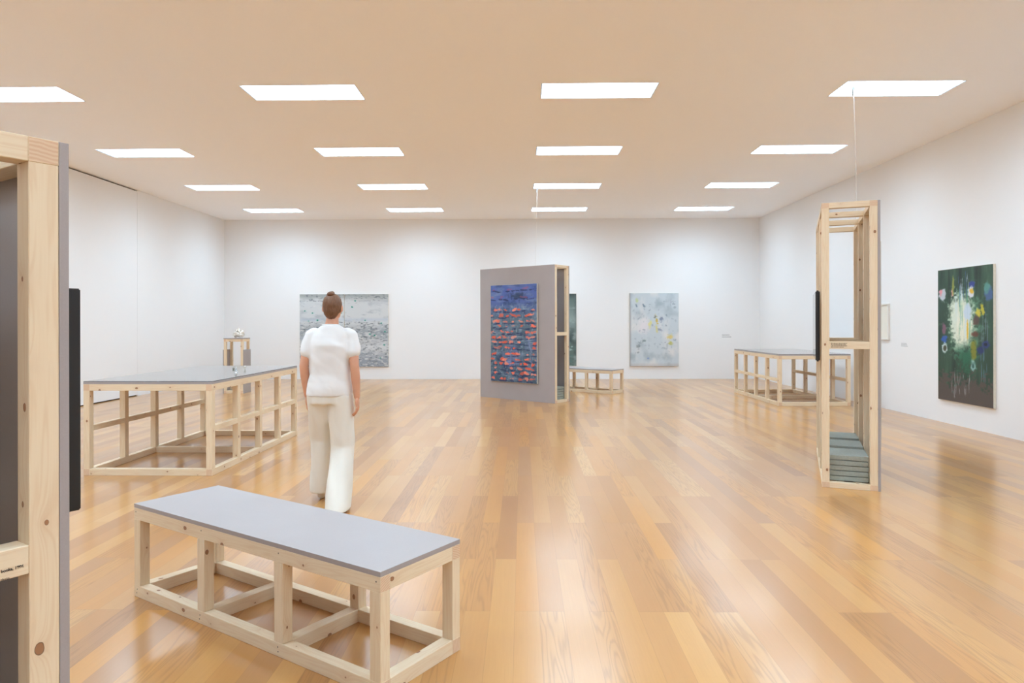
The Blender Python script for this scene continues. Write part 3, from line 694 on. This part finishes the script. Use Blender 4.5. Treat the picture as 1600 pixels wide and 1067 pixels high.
# t-shirt
def loft(bm, rings, seg=40):
    R = []
    for (cx, cy, cz, rx, ry) in rings:
        R.append([bm.verts.new((cx + rx * math.copysign(abs(math.cos(t)) ** .85, math.cos(t)), cy + ry * math.copysign(abs(math.sin(t)) ** .9, math.sin(t)), cz)) for t in [k * 2 * math.pi / seg for k in range(seg)]])
    for A_, B_ in zip(R, R[1:]):
        for j in range(seg): bm.faces.new((A_[j], A_[(j + 1) % seg], B_[(j + 1) % seg], B_[j]))
    bm.faces.new(R[0][::-1]); bm.faces.new(R[-1])
bm = bmesh.new()
loft(bm, [(.0, 0, .885, .182, .132), (.002, 0, .95, .180, .130), (.005, 0, 1.06, .162, .118), (.010, 0, 1.18, .168, .120), (.013, 0, 1.29, .176, .120), (.014, -.002, 1.37, .160, .096), (.014, -.004, 1.410, .128, .078), (.014, -.004, 1.435, .098, .070), (.014, -.004, 1.455, .070, .062)])
for sh, el in ((shL, elL), (shR, elR)):
    o_ = 1 if sh[0] > 0 else -1; s0 = Vector(sh) + Vector((-.030 * o_, 0, -.004)); e = Vector(sh).lerp(Vector(el), .56); chain(bm, [(tuple(s0), .054), (tuple(Vector(sh) + Vector((-.004 * o_, 0, -.022))), .060), (tuple(e + Vector((-.004 * o_, 0, 0))), .062)])
def fold(c, n):
    f = noise.noise(Vector((c.x * 7 + c.z * 4, c.y * 7, c.z * 9))) * .010 + noise.noise(Vector((c.x * 18 + c.z * 14, c.y * 14, c.z * 16))) * .0025
    return c + n * f
remeshed('t_shirt', bm, 0.008, M['shirt'], P, 6, 0.5, fold)
# neck band
bm = bmesh.new(); pts = [(.014 + .068 * math.cos(a), -.002 + .062 * math.sin(a), 1.452 - .006 * math.sin(a)) for a in [k * 2 * math.pi / 32 for k in range(33)]]
tube_bm(pts, .006, 8, bm); link('neck_band', bm, M['shirt'], P)
# trousers
bm = bmesh.new(); loft(bm, [(0, 0, .82, .168, .122), (0, 0, .90, .165, .118), (0, 0, .94, .150, .105)])
def leg(hip, kn, an, hem):
    H_, K_, A_ = Vector(hip), Vector(kn), Vector(an); R = []
    for k in range(15):
        q = k / 14
        c = H_.lerp(K_, q / .5) if q < .5 else K_.lerp(Vector(hem), (q - .5) / .5)
        rx = .098 * (1 - q) + .092 * q if q < .5 else .095 + .004 * (q - .5) * 2; ry = .105 if q < .5 else .100 + .03 * (q - .5) * 2
        R.append((c.x, c.y, c.z, rx, ry))
    loft(bm, R[::-1])
leg(hipL, kneeL, ankL, (-.120, .225, .062)); leg(hipR, kneeR, ankR, (.118, -.215, .018))
def fold2(c, n):
    f = noise.noise(Vector((c.x * 13 + c.z * 1.5, c.y * 7, c.z * 1.6))) * .015 + noise.noise(Vector((c.x * 7, c.y * 7, c.z * 9 + c.x * 12))) * .005
    r = c + n * f; r.z = max(r.z, .006); return r
remeshed('trousers', bm, 0.009, M['pants'], P, 18, 0.5, fold2)
bm = bmesh.new(); chain(bm, [((-.125, .20, .036), .035), ((-.130, .36, .036), .035), ((-.132, .425, .028), .026)])
def sole(c, n): c.z = max(c.z, .001); return c
remeshed('shoe', bm, 0.006, M['shoe'], P, 3, 0.5, sole)
bm = bmesh.new(); chain(bm, [((.118, -.245, .078), .034), ((.124, -.115, .036), .034), ((.126, -.045, .027), .025)])
remeshed('shoe', bm, 0.006, M['shoe'], P, 3, 0.5, sole)
